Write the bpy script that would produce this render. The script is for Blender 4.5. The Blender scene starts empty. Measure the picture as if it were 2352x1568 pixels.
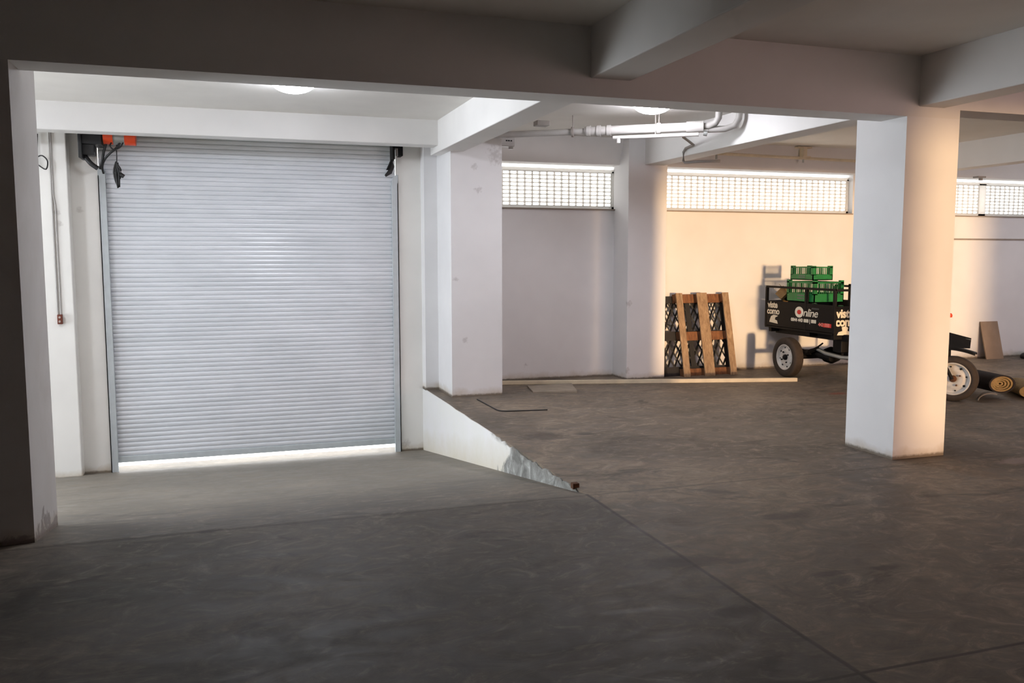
import bpy, bmesh, math, random
from mathutils import Vector, Matrix, Euler
random.seed(7)
S = bpy.context.scene
C = S.collection
PI = math.pi
V = Vector

# ------------------------------------------------------------------ helpers
def rounded(pts, k):
    out = []
    for i in range(len(pts)-1):
        a, b, c, d = pts[max(i-1,0)], pts[i], pts[i+1], pts[min(i+2,len(pts)-1)]
        for j in range(k):
            t = j/k
            out.append(.5*((2*b) + (c-a)*t + (2*a-5*b+4*c-d)*t*t + (3*b-a-3*c+d)*t**3))
    return out + [pts[-1]]
class MB:
    """collects shapes (world coordinates) and links them as ONE mesh object"""
    def __init__(s):
        s.v = []; s.f = []; s.sm = []
    def add(s, vs, fs, smooth=False):
        n = len(s.v)
        s.v += [V(a) for a in vs]
        s.f += [[i + n for i in f] for f in fs]
        s.sm += [smooth] * len(fs)
        return s
    def box(s, x0, x1, y0, y1, z0, z1):
        return s.add([(x0,y0,z0),(x1,y0,z0),(x1,y1,z0),(x0,y1,z0),(x0,y0,z1),(x1,y0,z1),(x1,y1,z1),(x0,y1,z1)],
                     [(0,3,2,1),(4,5,6,7),(0,1,5,4),(1,2,6,5),(2,3,7,6),(3,0,4,7)])
    def obox(s, M, x0, x1, y0, y1, z0, z1):
        p = [(x0,y0,z0),(x1,y0,z0),(x1,y1,z0),(x0,y1,z0),(x0,y0,z1),(x1,y0,z1),(x1,y1,z1),(x0,y1,z1)]
        return s.add([M @ V(a) for a in p], [(0,3,2,1),(4,5,6,7),(0,1,5,4),(1,2,6,5),(2,3,7,6),(3,0,4,7)])
    def tube(s, pts, r, n=10, cap=True, smooth=0):
        pts = [V(p) for p in pts]
        if smooth: pts = rounded(pts, smooth)
        rs = r if isinstance(r, (list, tuple)) else [r] * len(pts)
        vs = []; fs = []
        up = None
        for i, p in enumerate(pts):
            t = ((pts[min(i+1, len(pts)-1)] - pts[max(i-1, 0)])).normalized()
            if up is None:
                up = V((0,0,1)) if abs(t.z) < .9 else V((1,0,0))
            a = t.cross(up).normalized(); b = t.cross(a).normalized(); up = -b if False else up
            for k in range(n):
                g = 2*PI*k/n
                vs.append(p + a*(math.cos(g)*rs[i]) + b*(math.sin(g)*rs[i]))
        for i in range(len(pts)-1):
            for k in range(n):
                fs.append((i*n+k, i*n+(k+1)%n, (i+1)*n+(k+1)%n, (i+1)*n+k))
        s.add(vs, fs, True)
        if cap:
            m = (len(pts)-1)*n
            s.add(vs[:n], [tuple(reversed(range(n)))]); s.add(vs[m:], [tuple(range(n))])
        return s
    def bar(s, a, b, w, h, roll=0):
        a = V(a); b = V(b); t = (b-a); L = t.length; t.normalize()
        up = V((0,0,1)) if abs(t.z) < .95 else V((0,1,0))
        x = t.cross(up).normalized(); z = x.cross(t).normalized()
        M = Matrix(((x.x,t.x,z.x,a.x),(x.y,t.y,z.y,a.y),(x.z,t.z,z.z,a.z),(0,0,0,1)))
        return s.obox(M, -w/2, w/2, 0, L, -h/2, h/2)
    def lathe(s, prof, M, n=32, smooth=True):
        """prof: (radius, height) along local z, M places it"""
        vs = []; fs = []
        for r, z in prof:
            for k in range(n):
                g = 2*PI*k/n
                vs.append(M @ V((r*math.cos(g), r*math.sin(g), z)))
        for i in range(len(prof)-1):
            for k in range(n):
                fs.append((i*n+k, i*n+(k+1)%n, (i+1)*n+(k+1)%n, (i+1)*n+k))
        return s.add(vs, fs, smooth)
    def prism(s, poly, ax, a, b):
        """poly in the two other axes, extruded along ax from a to b"""
        def P(p, t):
            return {'x': (t,p[0],p[1]), 'y': (p[0],t,p[1]), 'z': (p[0],p[1],t)}[ax]
        n = len(poly)
        vs = [P(p, a) for p in poly] + [P(p, b) for p in poly]
        fs = [tuple(range(n)), tuple(reversed(range(n, 2*n)))] + [(i, i+n, (i+1)%n+n, (i+1)%n) for i in range(n)]
        return s.add(vs, fs)
    def build(s, name, mat, parent=None, bevel=0.0, seg=2):
        L = V((0,0,0))
        q = parent
        while q is not None:
            L = L + q.location; q = q.parent
        me = bpy.data.meshes.new(name)
        me.from_pydata([tuple(a - L) for a in s.v], [], s.f)
        bm = bmesh.new(); bm.from_mesh(me)
        bmesh.ops.recalc_face_normals(bm, faces=bm.faces)
        bm.to_mesh(me); bm.free()
        for p, m in zip(me.polygons, s.sm): p.use_smooth = m
        me.materials.append(mat)
        o = bpy.data.objects.new(name, me); C.objects.link(o)
        if parent is not None: o.parent = parent
        if bevel:
            b = o.modifiers.new('bevel', 'BEVEL'); b.width = bevel; b.segments = seg; b.limit_method = 'ANGLE'; b.angle_limit = .6
        return o

def tag(o, label=None, cat=None, group=None, kind=None):
    if label: o['label'] = label
    if cat: o['category'] = cat
    if group: o['group'] = group
    if kind: o['kind'] = kind
    return o
def thing(name, label, cat, loc, group=None):
    o = bpy.data.objects.new(name, None); C.objects.link(o)
    o.location = loc; o.empty_display_size = .1
    return tag(o, label, cat, group)
def struct(o, label=None, cat=None):
    return tag(o, label, cat, None, 'structure')
def dup(root, loc, label, group=None):
    r = root.copy(); C.objects.link(r); r.location = loc; r['label'] = label
    if group: r['group'] = group
    for ch in list(root.children):
        c = ch.copy(); C.objects.link(c); c.parent = r
        for g in list(ch.children):
            d = g.copy(); C.objects.link(d); d.parent = c
    return r

# ------------------------------------------------------------------ materials
def lin(r, g, b):
    f = lambda c: (c/255/12.92) if c/255 <= .04045 else ((c/255+.055)/1.055)**2.4
    return (f(r), f(g), f(b), 1)
class NT:
    def __init__(s, name):
        s.m = bpy.data.materials.new(name); s.m.use_nodes = True
        s.t = s.m.node_tree; s.n = s.t.nodes; s.n.clear()
        s.out = s.n.new('ShaderNodeOutputMaterial'); s.b = s.n.new('ShaderNodeBsdfPrincipled')
        s.t.links.new(s.b.outputs[0], s.out.inputs[0])
        s.pos = s.n.new('ShaderNodeNewGeometry').outputs['Position']
        s.obj = s.n.new('ShaderNodeTexCoord').outputs['Object']
    def set(s, k, v):
        i = s.b.inputs[k]
        if hasattr(v, 'links') or isinstance(v, bpy.types.NodeSocket): s.t.links.new(v, i)
        else: i.default_value = v
    def link(s, a, b): s.t.links.new(a, b)
    def math(s, op, a, b=None, c=None):
        n = s.n.new('ShaderNodeMath'); n.operation = op
        for i, x in enumerate((a, b, c)):
            if x is None: continue
            if isinstance(x, bpy.types.NodeSocket): s.link(x, n.inputs[i])
            else: n.inputs[i].default_value = x
        return n.outputs[0]
    def noise(s, scale, detail=4, rough=.55, dist=0, vec=None, stretch=None):
        n = s.n.new('ShaderNodeTexNoise'); n.inputs['Scale'].default_value = scale
        n.inputs['Detail'].default_value = detail; n.inputs['Roughness'].default_value = rough
        n.inputs['Distortion'].default_value = dist
        v = vec or s.obj
        if stretch:
            m = s.n.new('ShaderNodeMapping'); m.inputs['Scale'].default_value = stretch
            s.link(v, m.inputs[0]); v = m.outputs[0]
        s.link(v, n.inputs['Vector'])
        return n.outputs['Fac']
    def ramp(s, fac, stops):
        n = s.n.new('ShaderNodeValToRGB'); e = n.color_ramp.elements
        while len(e) < len(stops): e.new(.5)
        for el, (p, c) in zip(e, stops):
            el.position = p; el.color = c if isinstance(c, tuple) else (c, c, c, 1)
        s.link(fac, n.inputs[0]); return n.outputs[0]
    def mix(s, fac, a, b, mode='MIX'):
        n = s.n.new('ShaderNodeMix'); n.data_type = 'RGBA'; n.blend_type = mode
        for sock, x in ((n.inputs[0], fac), (n.inputs[6], a), (n.inputs[7], b)):
            if isinstance(x, bpy.types.NodeSocket): s.link(x, sock)
            else: sock.default_value = x
        return n.outputs[2]
    def sep(s, v=None):
        n = s.n.new('ShaderNodeSeparateXYZ'); s.link(v or s.pos, n.inputs[0]); return n.outputs
    def bump(s, h, strength=.2, dist=.01):
        n = s.n.new('ShaderNodeBump'); n.inputs['Strength'].default_value = strength; n.inputs['Distance'].default_value = dist
        s.link(h, n.inputs['Height']); s.link(n.outputs[0], s.b.inputs['Normal'])

def simple(name, col, rough=.5, metal=0, var=.15, scale=12, bump=0):
    t = NT(name)
    c2 = tuple(x*(1-var) for x in col[:3]) + (1,)
    t.set('Base Color', t.ramp(t.noise(scale, 3), [(.3, c2), (.7, col)]))
    t.set('Roughness', rough); t.set('Metallic', metal)
    if bump: t.bump(t.noise(scale*6, 2), bump, .004)
    return t.m

def paint(name, col, base=None, grime=.0, ramp=False, spots=False):
    """matt wall paint with faint blotches, scuffs and a dirty band above the given floor height"""
    t = NT(name)
    blot = t.ramp(t.noise(1.1, 3, .6), [(.35, tuple(x*.93 for x in col[:3])+(1,)), (.65, col)])
    scuffn = t.noise(24, 3, .65)
    c = blot
    if spots:
        dm = None
        for (px, py, pz, r, k) in SPOTS:
            vd = t.n.new('ShaderNodeVectorMath'); vd.operation = 'DISTANCE'; t.link(t.pos, vd.inputs[0]); vd.inputs[1].default_value = (px, py, pz)
            q = t.math('MULTIPLY', vd.outputs['Value'], 1/r)
            dm = q if dm is None else t.math('MINIMUM', dm, q)
        d = t.math('ADD', dm, t.math('MULTIPLY', t.math('SUBTRACT', scuffn, .5), 2.6))
        c = t.mix(t.math('MULTIPLY', t.ramp(d, [(.3, 1.), (.95, 0.)]), .27), c, lin(112, 96, 84))
    if base is not None:
        sx = t.sep(); z = sx[2]
        h = t.math('SUBTRACT', z, base)
        if ramp: h = t.math('ADD', h, t.math('MULTIPLY', t.math('MAXIMUM', t.math('SUBTRACT', sx[1], 5.42), 0.0), .1544))
        k = t.math('ADD', h, t.math('MULTIPLY', t.math('SUBTRACT', t.noise(5, 3, .65), .5), .16))
        d = t.ramp(k, [(0., 1.), (.10, 0.)])
        c = t.mix(t.math('MULTIPLY', d, .55), c, lin(168, 146, 108))
        d2 = t.ramp(t.math('ADD', h, t.math('MULTIPLY', scuffn, -.03)), [(0., 1.), (.02, 0.)])
        c = t.mix(t.math('MULTIPLY', d2, .8), c, lin(92, 78, 62))
    if ramp:                      # broken plaster at the foot
        p = t.math('ADD', h, t.math('MULTIPLY', t.math('SUBTRACT', t.noise(6, 5, .6, .5), .5), .9))
        c = t.mix(t.math('MULTIPLY', t.ramp(p, [(.02, 1.), (.07, 0.)]), .75), c, lin(140, 128, 124))
    if grime:
        c = t.mix(t.math('MULTIPLY', t.ramp(t.noise(1.7, 6, .7, .6), [(.45, 0.), (.75, 1.)]), grime), c, lin(150, 132, 108))
    t.set('Base Color', c); t.set('Roughness', .75)
    t.set('Specular IOR Level', .3)
    return t.m

SPOTS = [(2.66,9.757,.675,.045,.45), (2.55,9.757,1.39,.04,.45), (2.78,9.757,2.69,.04,.3), (2.83,9.757,2.42,.05,.3), (3.05,9.757,2.83,.12,.25),
         (5.10,10.41,1.03,.05,.55), (5.09,10.41,.12,.05,.5), (3.80,10.848,.20,.04,.35),
         (-1.70,10.43,2.13,.04,.5), (-1.67,10.43,2.00,.04,.5), (-1.50,10.62,2.17,.04,.5), (2.12,10.62,-.70,.06,.4)]
WHITE = lin(230, 229, 229)
M_wall = paint('wall_paint', WHITE, 0.0, spots=True)
M_low = paint('ramp_side_paint', lin(233, 231, 226), -.80, spots=True)
M_ceil = paint('ceiling_paint', lin(230, 227, 221))
M_beam = paint('beam_paint', lin(226, 224, 221))
M_pier = paint('pier_paint', lin(216, 211, 208), 0.0, .15, True)

# ---- concrete floor with saw joints, stains and trowel marks
def floor_mat():
    t = NT('concrete_floor')
    big = t.noise(.55, 3, .6, 1.2)
    mid = t.noise(2.6, 5, .68, 1.8, None, (1, 1.5, 1))
    fine = t.noise(22, 4, .7)
    c = t.ramp(big, [(.30, lin(80, 74, 67)), (.5, lin(104, 96, 87)), (.70, lin(126, 115, 103))])
    c = t.mix(t.math('MULTIPLY', t.ramp(mid, [(.38, 1.), (.54, 0.)]), .55), c, lin(84, 79, 74))
    c = t.mix(t.math('MULTIPLY', t.ramp(mid, [(.58, 0.), (.72, 1.)]), .45), c, lin(156, 148, 138))
    c = t.mix(t.math('MULTIPLY', t.ramp(fine, [(.35, 1.), (.6, 0.)]), .22), c, lin(78, 73, 68))
    sw = t.noise(4.2, 6, .72, 2.2, None, (.8, 1.15, 1))
    c = t.mix(t.math('MULTIPLY', t.ramp(sw, [(.36, 1.), (.52, 0.)]), .42), c, lin(66, 61, 56))
    c = t.mix(t.math('MULTIPLY', t.ramp(sw, [(.54, 0.), (.72, 1.)]), .42), c, lin(158, 148, 136))
    st = t.noise(1.25, 5, .65, 1.2, None, (1, 1.7, 1))
    c = t.mix(t.math('MULTIPLY', t.ramp(st, [(.58, 0.), (.66, 1.)]), .6), c, lin(56, 51, 48))
    wob = t.math('MULTIPLY', t.math('SUBTRACT', t.noise(1.6, 3), .5), .02)
    x, y, z = t.sep()
    def line(coord, at, w):
        d = t.math('ABSOLUTE', t.math('SUBTRACT', t.math('ADD', coord, wob), at))
        return t.ramp(t.math('DIVIDE', d, w*3), [(.2, 1.), (.5, 0.)])
    spotn = t.math('MULTIPLY', t.math('SUBTRACT', t.noise(4.5, 5, .7, .8), .5), 1.9)
    def spots(lst, amt, col):
        nonlocal c
        dm = None
        for px, py, rx, ry in lst:
            mp = t.n.new('ShaderNodeVectorMath'); mp.operation = 'MULTIPLY_ADD'; t.link(t.pos, mp.inputs[0])
            mp.inputs[1].default_value = (1/rx, 1/ry, 0); mp.inputs[2].default_value = (-px/rx, -py/ry, 0)
            ln = t.n.new('ShaderNodeVectorMath'); ln.operation = 'LENGTH'; t.link(mp.outputs[0], ln.inputs[0])
            dm = ln.outputs['Value'] if dm is None else t.math('MINIMUM', dm, ln.outputs['Value'])
        d = t.math('ADD', dm, spotn)
        c = t.mix(t.math('MULTIPLY', t.ramp(d, [(.45, 1.), (.95, 0.)]), amt), c, col)
    # ramp floor lightened to stand in for stronger light in its bay
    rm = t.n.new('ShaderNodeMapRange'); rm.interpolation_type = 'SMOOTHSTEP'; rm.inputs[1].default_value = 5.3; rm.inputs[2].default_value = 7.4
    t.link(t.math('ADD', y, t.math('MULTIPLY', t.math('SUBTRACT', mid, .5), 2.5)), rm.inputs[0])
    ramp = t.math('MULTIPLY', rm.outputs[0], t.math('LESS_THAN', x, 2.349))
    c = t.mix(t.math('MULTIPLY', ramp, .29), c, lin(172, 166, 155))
    for a in FLOOR_SPOTS: spots(*a)
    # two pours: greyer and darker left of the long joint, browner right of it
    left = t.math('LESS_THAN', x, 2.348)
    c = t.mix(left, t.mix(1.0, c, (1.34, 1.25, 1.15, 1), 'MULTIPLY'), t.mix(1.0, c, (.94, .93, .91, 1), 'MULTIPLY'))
    front = t.math('LESS_THAN', y, 5.42)
    j = t.math('MAXIMUM', t.math('MULTIPLY', line(x, 2.348, .012), front), t.math('MULTIPLY', line(y, 5.387, .010), .55))
    j = t.math('MAXIMUM', j, line(y, 2.679, .009))
    c = t.mix(t.math('MULTIPLY', j, .75), c, lin(48, 43, 40))
    t.set('Base Color', c)
    t.set('Roughness', t.ramp(mid, [(.3, .50), (.7, .70)])); t.set('Specular IOR Level', .3)
    t.bump(fine, .12, .004)
    return t.m
FLOOR_SPOTS = [
    ([(2.75,7.35,.30,.20),(3.15,7.32,.14,.08),(2.33,4.02,.34,.11),(2.62,3.93,.12,.05),(3.35,4.55,.26,.10),(2.95,3.62,.12,.05),(3.30,3.60,.14,.05),
      (2.2,3.35,.2,.08),(.38,2.93,.16,.04),(-.15,2.88,.12,.07)], .68, lin(60, 54, 51)),
    ([(-.6,4.3,.9,.5),(.2,3.6,.7,.25),(1.0,4.1,.5,.3)], .33, lin(66, 64, 61)),
    ([(7.0,8.55,.16,.10)], .7, lin(120, 58, 44)),
    ([(.33,3.05,.10,.06),(.62,2.78,.3,.16),(6.15,5.2,.35,.12)], .5, lin(158, 146, 148)),
]
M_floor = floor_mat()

# ---- ramp edge: paint broken off down to grey concrete towards the low end
def rampwall_mat():
    t = NT('ramp_edge_paint')
    x, y, z = t.sep()
    n = t.noise(3.0, 6, .65, .4)
    clean = t.ramp(t.noise(1.2, 4), [(.3, lin(226, 226, 220)), (.7, WHITE)])
    zr = t.math('ADD', z, t.math('MULTIPLY', t.math('SUBTRACT', y, 5.42), .1544))
    k = t.math('ADD', zr, t.math('MULTIPLY', t.math('SUBTRACT', t.noise(4, 5, .65), .5), .25))
    c = t.mix(t.math('MULTIPLY', t.ramp(k, [(.0, 1.), (.28, 0.)]), .5), clean, lin(196, 182, 148))
    bare = t.ramp(t.noise(6, 6, .7, .8), [(.35, lin(108, 108, 104)), (.55, lin(150, 150, 146)), (.72, lin(214, 216, 214))])
    m = t.ramp(t.math('ADD', t.math('MULTIPLY', t.math('SUBTRACT', 7.42, y), .35), t.math('ADD', t.math('MULTIPLY', zr, -.30), t.math('MULTIPLY', t.math('SUBTRACT', n, .5), .5))), [(.0, 0.), (.05, 1.)])
    c = t.mix(m, c, bare)
    edge = t.math('MULTIPLY', t.ramp(t.math('ABSOLUTE', t.math('ADD', z, t.math('MULTIPLY', t.noise(9, 4), -.0))), [(.02, 1.), (.05, 0.)]), t.ramp(n, [(.45, 0.), (.55, 1.)]))
    c = t.mix(t.math('MULTIPLY', t.math('MULTIPLY', edge, t.math('LESS_THAN', y, 7.7)), .6), c, lin(120, 114, 106))
    t.set('Base Color', c); t.set('Roughness', .8)
    t.bump(t.math('MULTIPLY', m, t.noise(14, 5)), .4, .02)
    return t.m
M_rampwall = rampwall_mat()

def slat_mat():
    t = NT('shutter_slats')
    x, y, z = t.sep()
    c = t.ramp(t.noise(2.2, 5, .6, .3, None, (.4, 1, 2.5)), [(.3, lin(210, 214, 219)), (.7, lin(226, 229, 234))])
    top_tone = t.math('MULTIPLY', t.ramp(t.math('ADD', z, t.math('MULTIPLY', t.noise(2.5, 5, .7, 0, None, (.5, 1, 3)), .35)), [(2.78, 0.), (3.0, 1.)]), .0)
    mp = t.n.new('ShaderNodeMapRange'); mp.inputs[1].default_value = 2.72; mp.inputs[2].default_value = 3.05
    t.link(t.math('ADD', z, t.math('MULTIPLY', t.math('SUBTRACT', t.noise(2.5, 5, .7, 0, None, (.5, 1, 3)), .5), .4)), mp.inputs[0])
    c = t.mix(t.math('MULTIPLY', mp.outputs[0], .55), c, lin(140, 138, 118))  # slats turn darker and more olive towards the top
    t.set('Base Color', c); t.set('Roughness', .30); t.set('Metallic', .0); t.set('Specular IOR Level', .5)
    return t.m
M_slat = slat_mat()
M_guide = simple('galvanised_guide', lin(196, 203, 206), .45, .1, .1)
M_grille = simple('grille_white', lin(222, 220, 214), .6)
def block_mat():
    t = NT('bloom_grille')          # bars made translucent to imitate bloom from the bright outside
    t.set('Base Color', lin(228, 226, 222)); t.set('Roughness', .6)
    tr = t.n.new('ShaderNodeBsdfTranslucent'); tr.inputs[0].default_value = lin(228, 226, 222)
    mx = t.n.new('ShaderNodeMixShader'); mx.inputs[0].default_value = .5
    t.link(t.b.outputs[0], mx.inputs[1]); t.link(tr.outputs[0], mx.inputs[2]); t.link(mx.outputs[0], t.out.inputs[0])
    return t.m
M_block = block_mat()
M_sill = simple('sill_stone', lin(150, 138, 128), .7)
M_black = simple('black_paint', lin(17, 15, 15), .6, 0, .3)
M_black.node_tree.nodes['Principled BSDF'].inputs['Specular IOR Level'].default_value = .2
M_blackm = simple('black_plastic', lin(22, 22, 24), .5, 0, .2)
M_rubber = simple('tyre_rubber', lin(58, 47, 38), .85, 0, .35, 20, .2)
M_rim = simple('painted_rim', lin(206, 200, 192), .45, .1, .2, 14)
M_rust = simple('rusty_hub', lin(104, 66, 40), .8, .2, .5, 30)
M_orange = simple('orange_motor', lin(226, 74, 26), .4)
M_alu = simple('aluminium', lin(170, 172, 168), .4, .6)
M_cable = simple('black_cable', lin(24, 24, 24), .5)
M_pipe = simple('painted_pipe', lin(176, 172, 168), .45, 0, .1)
M_bracket = simple('grey_bracket', lin(140, 132, 126), .6)
M_cream = simple('cream_batten', lin(220, 206, 178), .6, 0, .2, 6)
M_plate = simple('access_cover', lin(150, 136, 120), .75, 0, .25, 8)
M_board = simple('grey_board', lin(150, 128, 108), .8, 0, .2, 5)
M_redbox = simple('brown_switch', lin(112, 54, 36), .5)
M_button = simple('switch_button', lin(178, 160, 150), .5)
M_rug = simple('dark_rug_back', lin(40, 34, 38), .95, 0, .4, 40, .3)
M_rugin = simple('tan_rug_pile', lin(150, 126, 86), .95, 0, .35, 30, .3)
M_grey = simple('grey_offcut', lin(124, 118, 114), .8, 0, .3, 20)
M_card = simple('brown_cardboard', lin(160, 128, 84), .85, 0, .3, 12)
M_wtext = simple('white_lettering', lin(232, 222, 200), .6, 0, .05)
M_red = simple('red_lettering', lin(206, 38, 30), .6, 0, .1)
M_dim = simple('worn_lettering', lin(110, 112, 108), .7, 0, .4, 60)
M_lattice = simple('black_lattice', lin(20, 18, 18), .55, 0, .2)
def wood(name, a, b):
    t = NT(name)
    n = t.noise(4, 6, .65, .6, None, (7, 7, 1))
    k = t.noise(2.5, 4, .6, 1.5)
    c = t.ramp(n, [(.3, a), (.7, b)])
    c = t.mix(t.math('MULTIPLY', t.ramp(k, [(.58, 0.), (.72, 1.)]), .5), c, tuple(x*.45 for x in a[:3])+(1,))
    t.set('Base Color', c); t.set('Roughness', .8); t.bump(n, .15, .004)
    return t.m
M_wood = wood('pallet_skid_wood', lin(122, 96, 70), lin(178, 150, 118))
M_wood2 = wood('pallet_block_wood', lin(92, 58, 36), lin(140, 94, 58))
def green():
    t = NT('green_crate_plastic')
    t.set('Base Color', t.ramp(t.noise(9, 3), [(.3, lin(16, 104, 50)), (.7, lin(22, 128, 62))]))
    t.set('Roughness', .4); t.set('Transmission Weight', .0); t.set('Subsurface Weight', .0)
    return t.m
M_green = green()
def emit(name, col, strength):
    t = NT(name)
    t.set('Base Color', (.9, .9, .9, 1)); t.set('Emission Color', col); t.set('Emission Strength', strength)
    return t.m
LAMP = 126.0
M_lamp = emit('lamp_diffuser', (.87, .91, 1, 1), LAMP)

# ------------------------------------------------------------------ key dimensions (metres)
Yb, Zb, db, Zc = 5.570, 2.746, .2874, 3.214          # main beam: front, underside, thickness; ceiling
Xp = -1.112                                           # right face of the left pier
Xc, wc, dc = 5.1206, .525, .568                       # free column
Xn, wn, Zn = 2.421, .306, 2.868                       # cross beam over the ramp edge
Xr, wr, Zr = 5.233, .256, 2.827                       # cross beam at the column
Yw, zs, zt = 10.848, 2.296, 2.855                     # far wall, window sill and head
Xq, wq, Yq = 5.079, .571, 10.41                       # pilaster
Xm, wm, Ym = 2.4995, .619, 9.757                      # column by the ramp
Xe = 2.336                                            # ramp edge
Yl, Zl = 9.863, 2.930                                 # beam over the shutter
Yd = 10.62                                            # shutter wall
YJ, SL, ZD = 5.42, .1544, -.80                        # top of ramp, slope, level at the shutter
rampz = lambda y: max(ZD, -SL*(y-YJ)) if y > YJ else 0.0
XL, XR, YB = -5.6, 15.0, -3.6                         # limits of the hall

# ------------------------------------------------------------------ setting
m = MB()
# slab: front part, then the part right of the ramp
m.add([(XL,YB-6,0),(XR+4,YB-6,0),(XR+4,YJ,0),(XL,YJ,0)], [(0,1,2,3)])
m.add([(Xe+.013,YJ,0),(XR+4,YJ,0),(XR+4,11.3,0),(Xe+.013,11.3,0)], [(0,1,2,3)])
m.add([(Xe+.013,YJ,0),(Xe+.013,11.3,0),(Xe+.013,11.3,ZD-.1),(Xe+.013,YJ,ZD-.1)], [(0,1,2,3)])
ye = YJ - ZD/SL
m.add([(XL,YJ,0),(Xe+.013,YJ,0),(Xe+.013,ye,ZD),(XL,ye,ZD)], [(0,1,2,3)])
m.add([(XL,ye,ZD),(Xe+.013,ye,ZD),(Xe+.013,10.9,ZD),(XL,10.9,ZD)], [(0,1,2,3)])
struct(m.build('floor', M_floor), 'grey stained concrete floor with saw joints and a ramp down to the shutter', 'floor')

struct(MB().box(XL,XR,YB,11.05,Zc,Zc+.2).build('ceiling', M_ceil), 'dim plastered concrete ceiling between the beams', 'ceiling')

# ramp edge wall (thin painted face with chipped upper edge)
poly = [(5.60, -.004)]
y = 5.66
while y < 10.66:
    chip = random.uniform(0, .030) if y < 7.6 else random.uniform(0, .008)
    poly.append((y, -.001 - (chip if random.random() < .7 else 0)))
    y += random.uniform(.04, .11) if y < 7.6 else random.uniform(.15, .4)
poly += [(10.66, 0), (10.66, -.86)]
poly += [(yy, rampz(yy) - .03) for yy in (ye, 9, 8, 7, 6, 5.5)]
mm = MB().prism(poly, 'x', Xe, Xe+.012)
struct(mm.build('wall_ramp', M_rampwall), 'white painted triangular ramp side with broken grey concrete at its low end', 'wall')

# shutter wall: piers left and right of the opening, lintel, end return by the column
DX0, DX1 = -1.235, 1.985                               # shutter curtain
m = MB()
m.box(XL, -2.65, Yd, Yd+.25, ZD-.1, Zc)
m.box(-2.65, -1.30, Yd, Yd+.25, ZD-.1, Zc)
m.box(2.03, Xe+.004, Yd, Yd+.25, ZD-.1, Zc)
m.box(-1.30, 2.03, Yd+.12, Yd+.25, 3.02, Zc)
struct(m.build('wall_shutter', M_low), 'white wall around the roller shutter at the foot of the ramp', 'wall')
struct(MB().box(-2.75, -1.575, 10.43, Yd, ZD-.1, Zc).build('wall_pilaster', M_low, bevel=.01), 'shallow white pilaster carrying the switch left of the shutter', 'pilaster')
struct(MB().box(Xe, Xm+.3, 10.43, 10.86, -.01, Zc).build('wall_return', M_wall), 'narrow white wall return between shutter and column', 'wall')

# far wall with window openings
W = [(2.95, 5.115), (5.68, 9.02), (10.25, 13.25)]
m = MB()
m.box(Xm+.3, XR, Yw, Yw+.2, -.1, zs)
xs = [Xm+.3] + [v for w in W for v in w] + [XR]
for i in range(0, len(xs), 2): m.box(xs[i], xs[i+1], Yw, Yw+.2, zs, zt+.02)
struct(m.build('wall_far', M_wall), 'long white far wall below the strip windows', 'wall')
struct(MB().prism([(10.69, zt+.02), (11.05, zt+.02), (11.05, Zc), (10.57, Zc)], 'x', Xm+.3, XR).build('wall_edge_beam', M_beam), 'sloped white edge beam above the strip windows', 'beam')
struct(MB().box(10.9, XR, Yw-.012, Yw, 1.91, 1.935).build('trim_1', M_sill), 'thin horizontal strip on the far wall below the right window', 'trim')
for i, (px0, px1) in enumerate(((Xq, Xq+wq), (9.5, 10.15))):
    struct(MB().box(px0, px1, Yq, Yw+.02, -.005, Zc).build('wall_pilaster', M_wall, bevel=.008),
           ['white wall pilaster left of the pallet, half lit by warm sun', 'white wall pilaster behind the free column'][i], 'pilaster')
# side and rear walls (outside the picture; the low sun comes in through the open gateway at the rear right)
struct(MB().box(XL-.2, XL, YB, 7.0, ZD-.1, Zc).box(XL-.2, XL, 9.4, 13, ZD-.1, Zc).box(XL-.2, XL, 7.0, 9.4, 2.5, Zc).build('wall_left', M_wall), 'white side wall at the far left of the hall', 'wall')
struct(MB().box(XR, XR+.2, YB, 11.05, -.1, Zc).build('wall_right', M_wall), 'white side wall at the far right of the hall', 'wall')
struct(MB().box(XL, 5.52, YB-.25, YB, -.1, Zc).box(12.0, XR, YB-.25, YB, -.1, Zc).build('wall_rear', M_wall), 'white rear wall beside the open gateway', 'wall')

# pier and columns
struct(MB().box(-4.6, Xp, Yb, Yb+db, -.17, Zb).box(-4.6, Xp, Yb+db, Yb+.715, -.17, Zc).build('wall_pier', M_pier), 'broad white pier at the left with a chipped foot', 'pier')
def column(x0, x1, y0, y1, z1, label):
    m = MB().box(x0, x1, y0, y1, -.005, z1)
    if z1 < Zc: m = MB().box(x0, x1, y0, y0+db, -.005, z1).box(x0, x1, y0+db, y1, -.005, Zc)
    o = m.build('concrete_column', M_wall)
    return struct(o, label, 'column')
column(Xc, Xc+wc, Yb, Yb+dc, Zb, 'free standing white column, right face lit by warm sun')
column(Xm, Xm+wm, Ym, 10.5, Zc, 'white column standing at the top of the ramp edge')
column(12.15, 12.75, Yb, Yb+dc, Zc, 'white column beyond the right edge')
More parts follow.
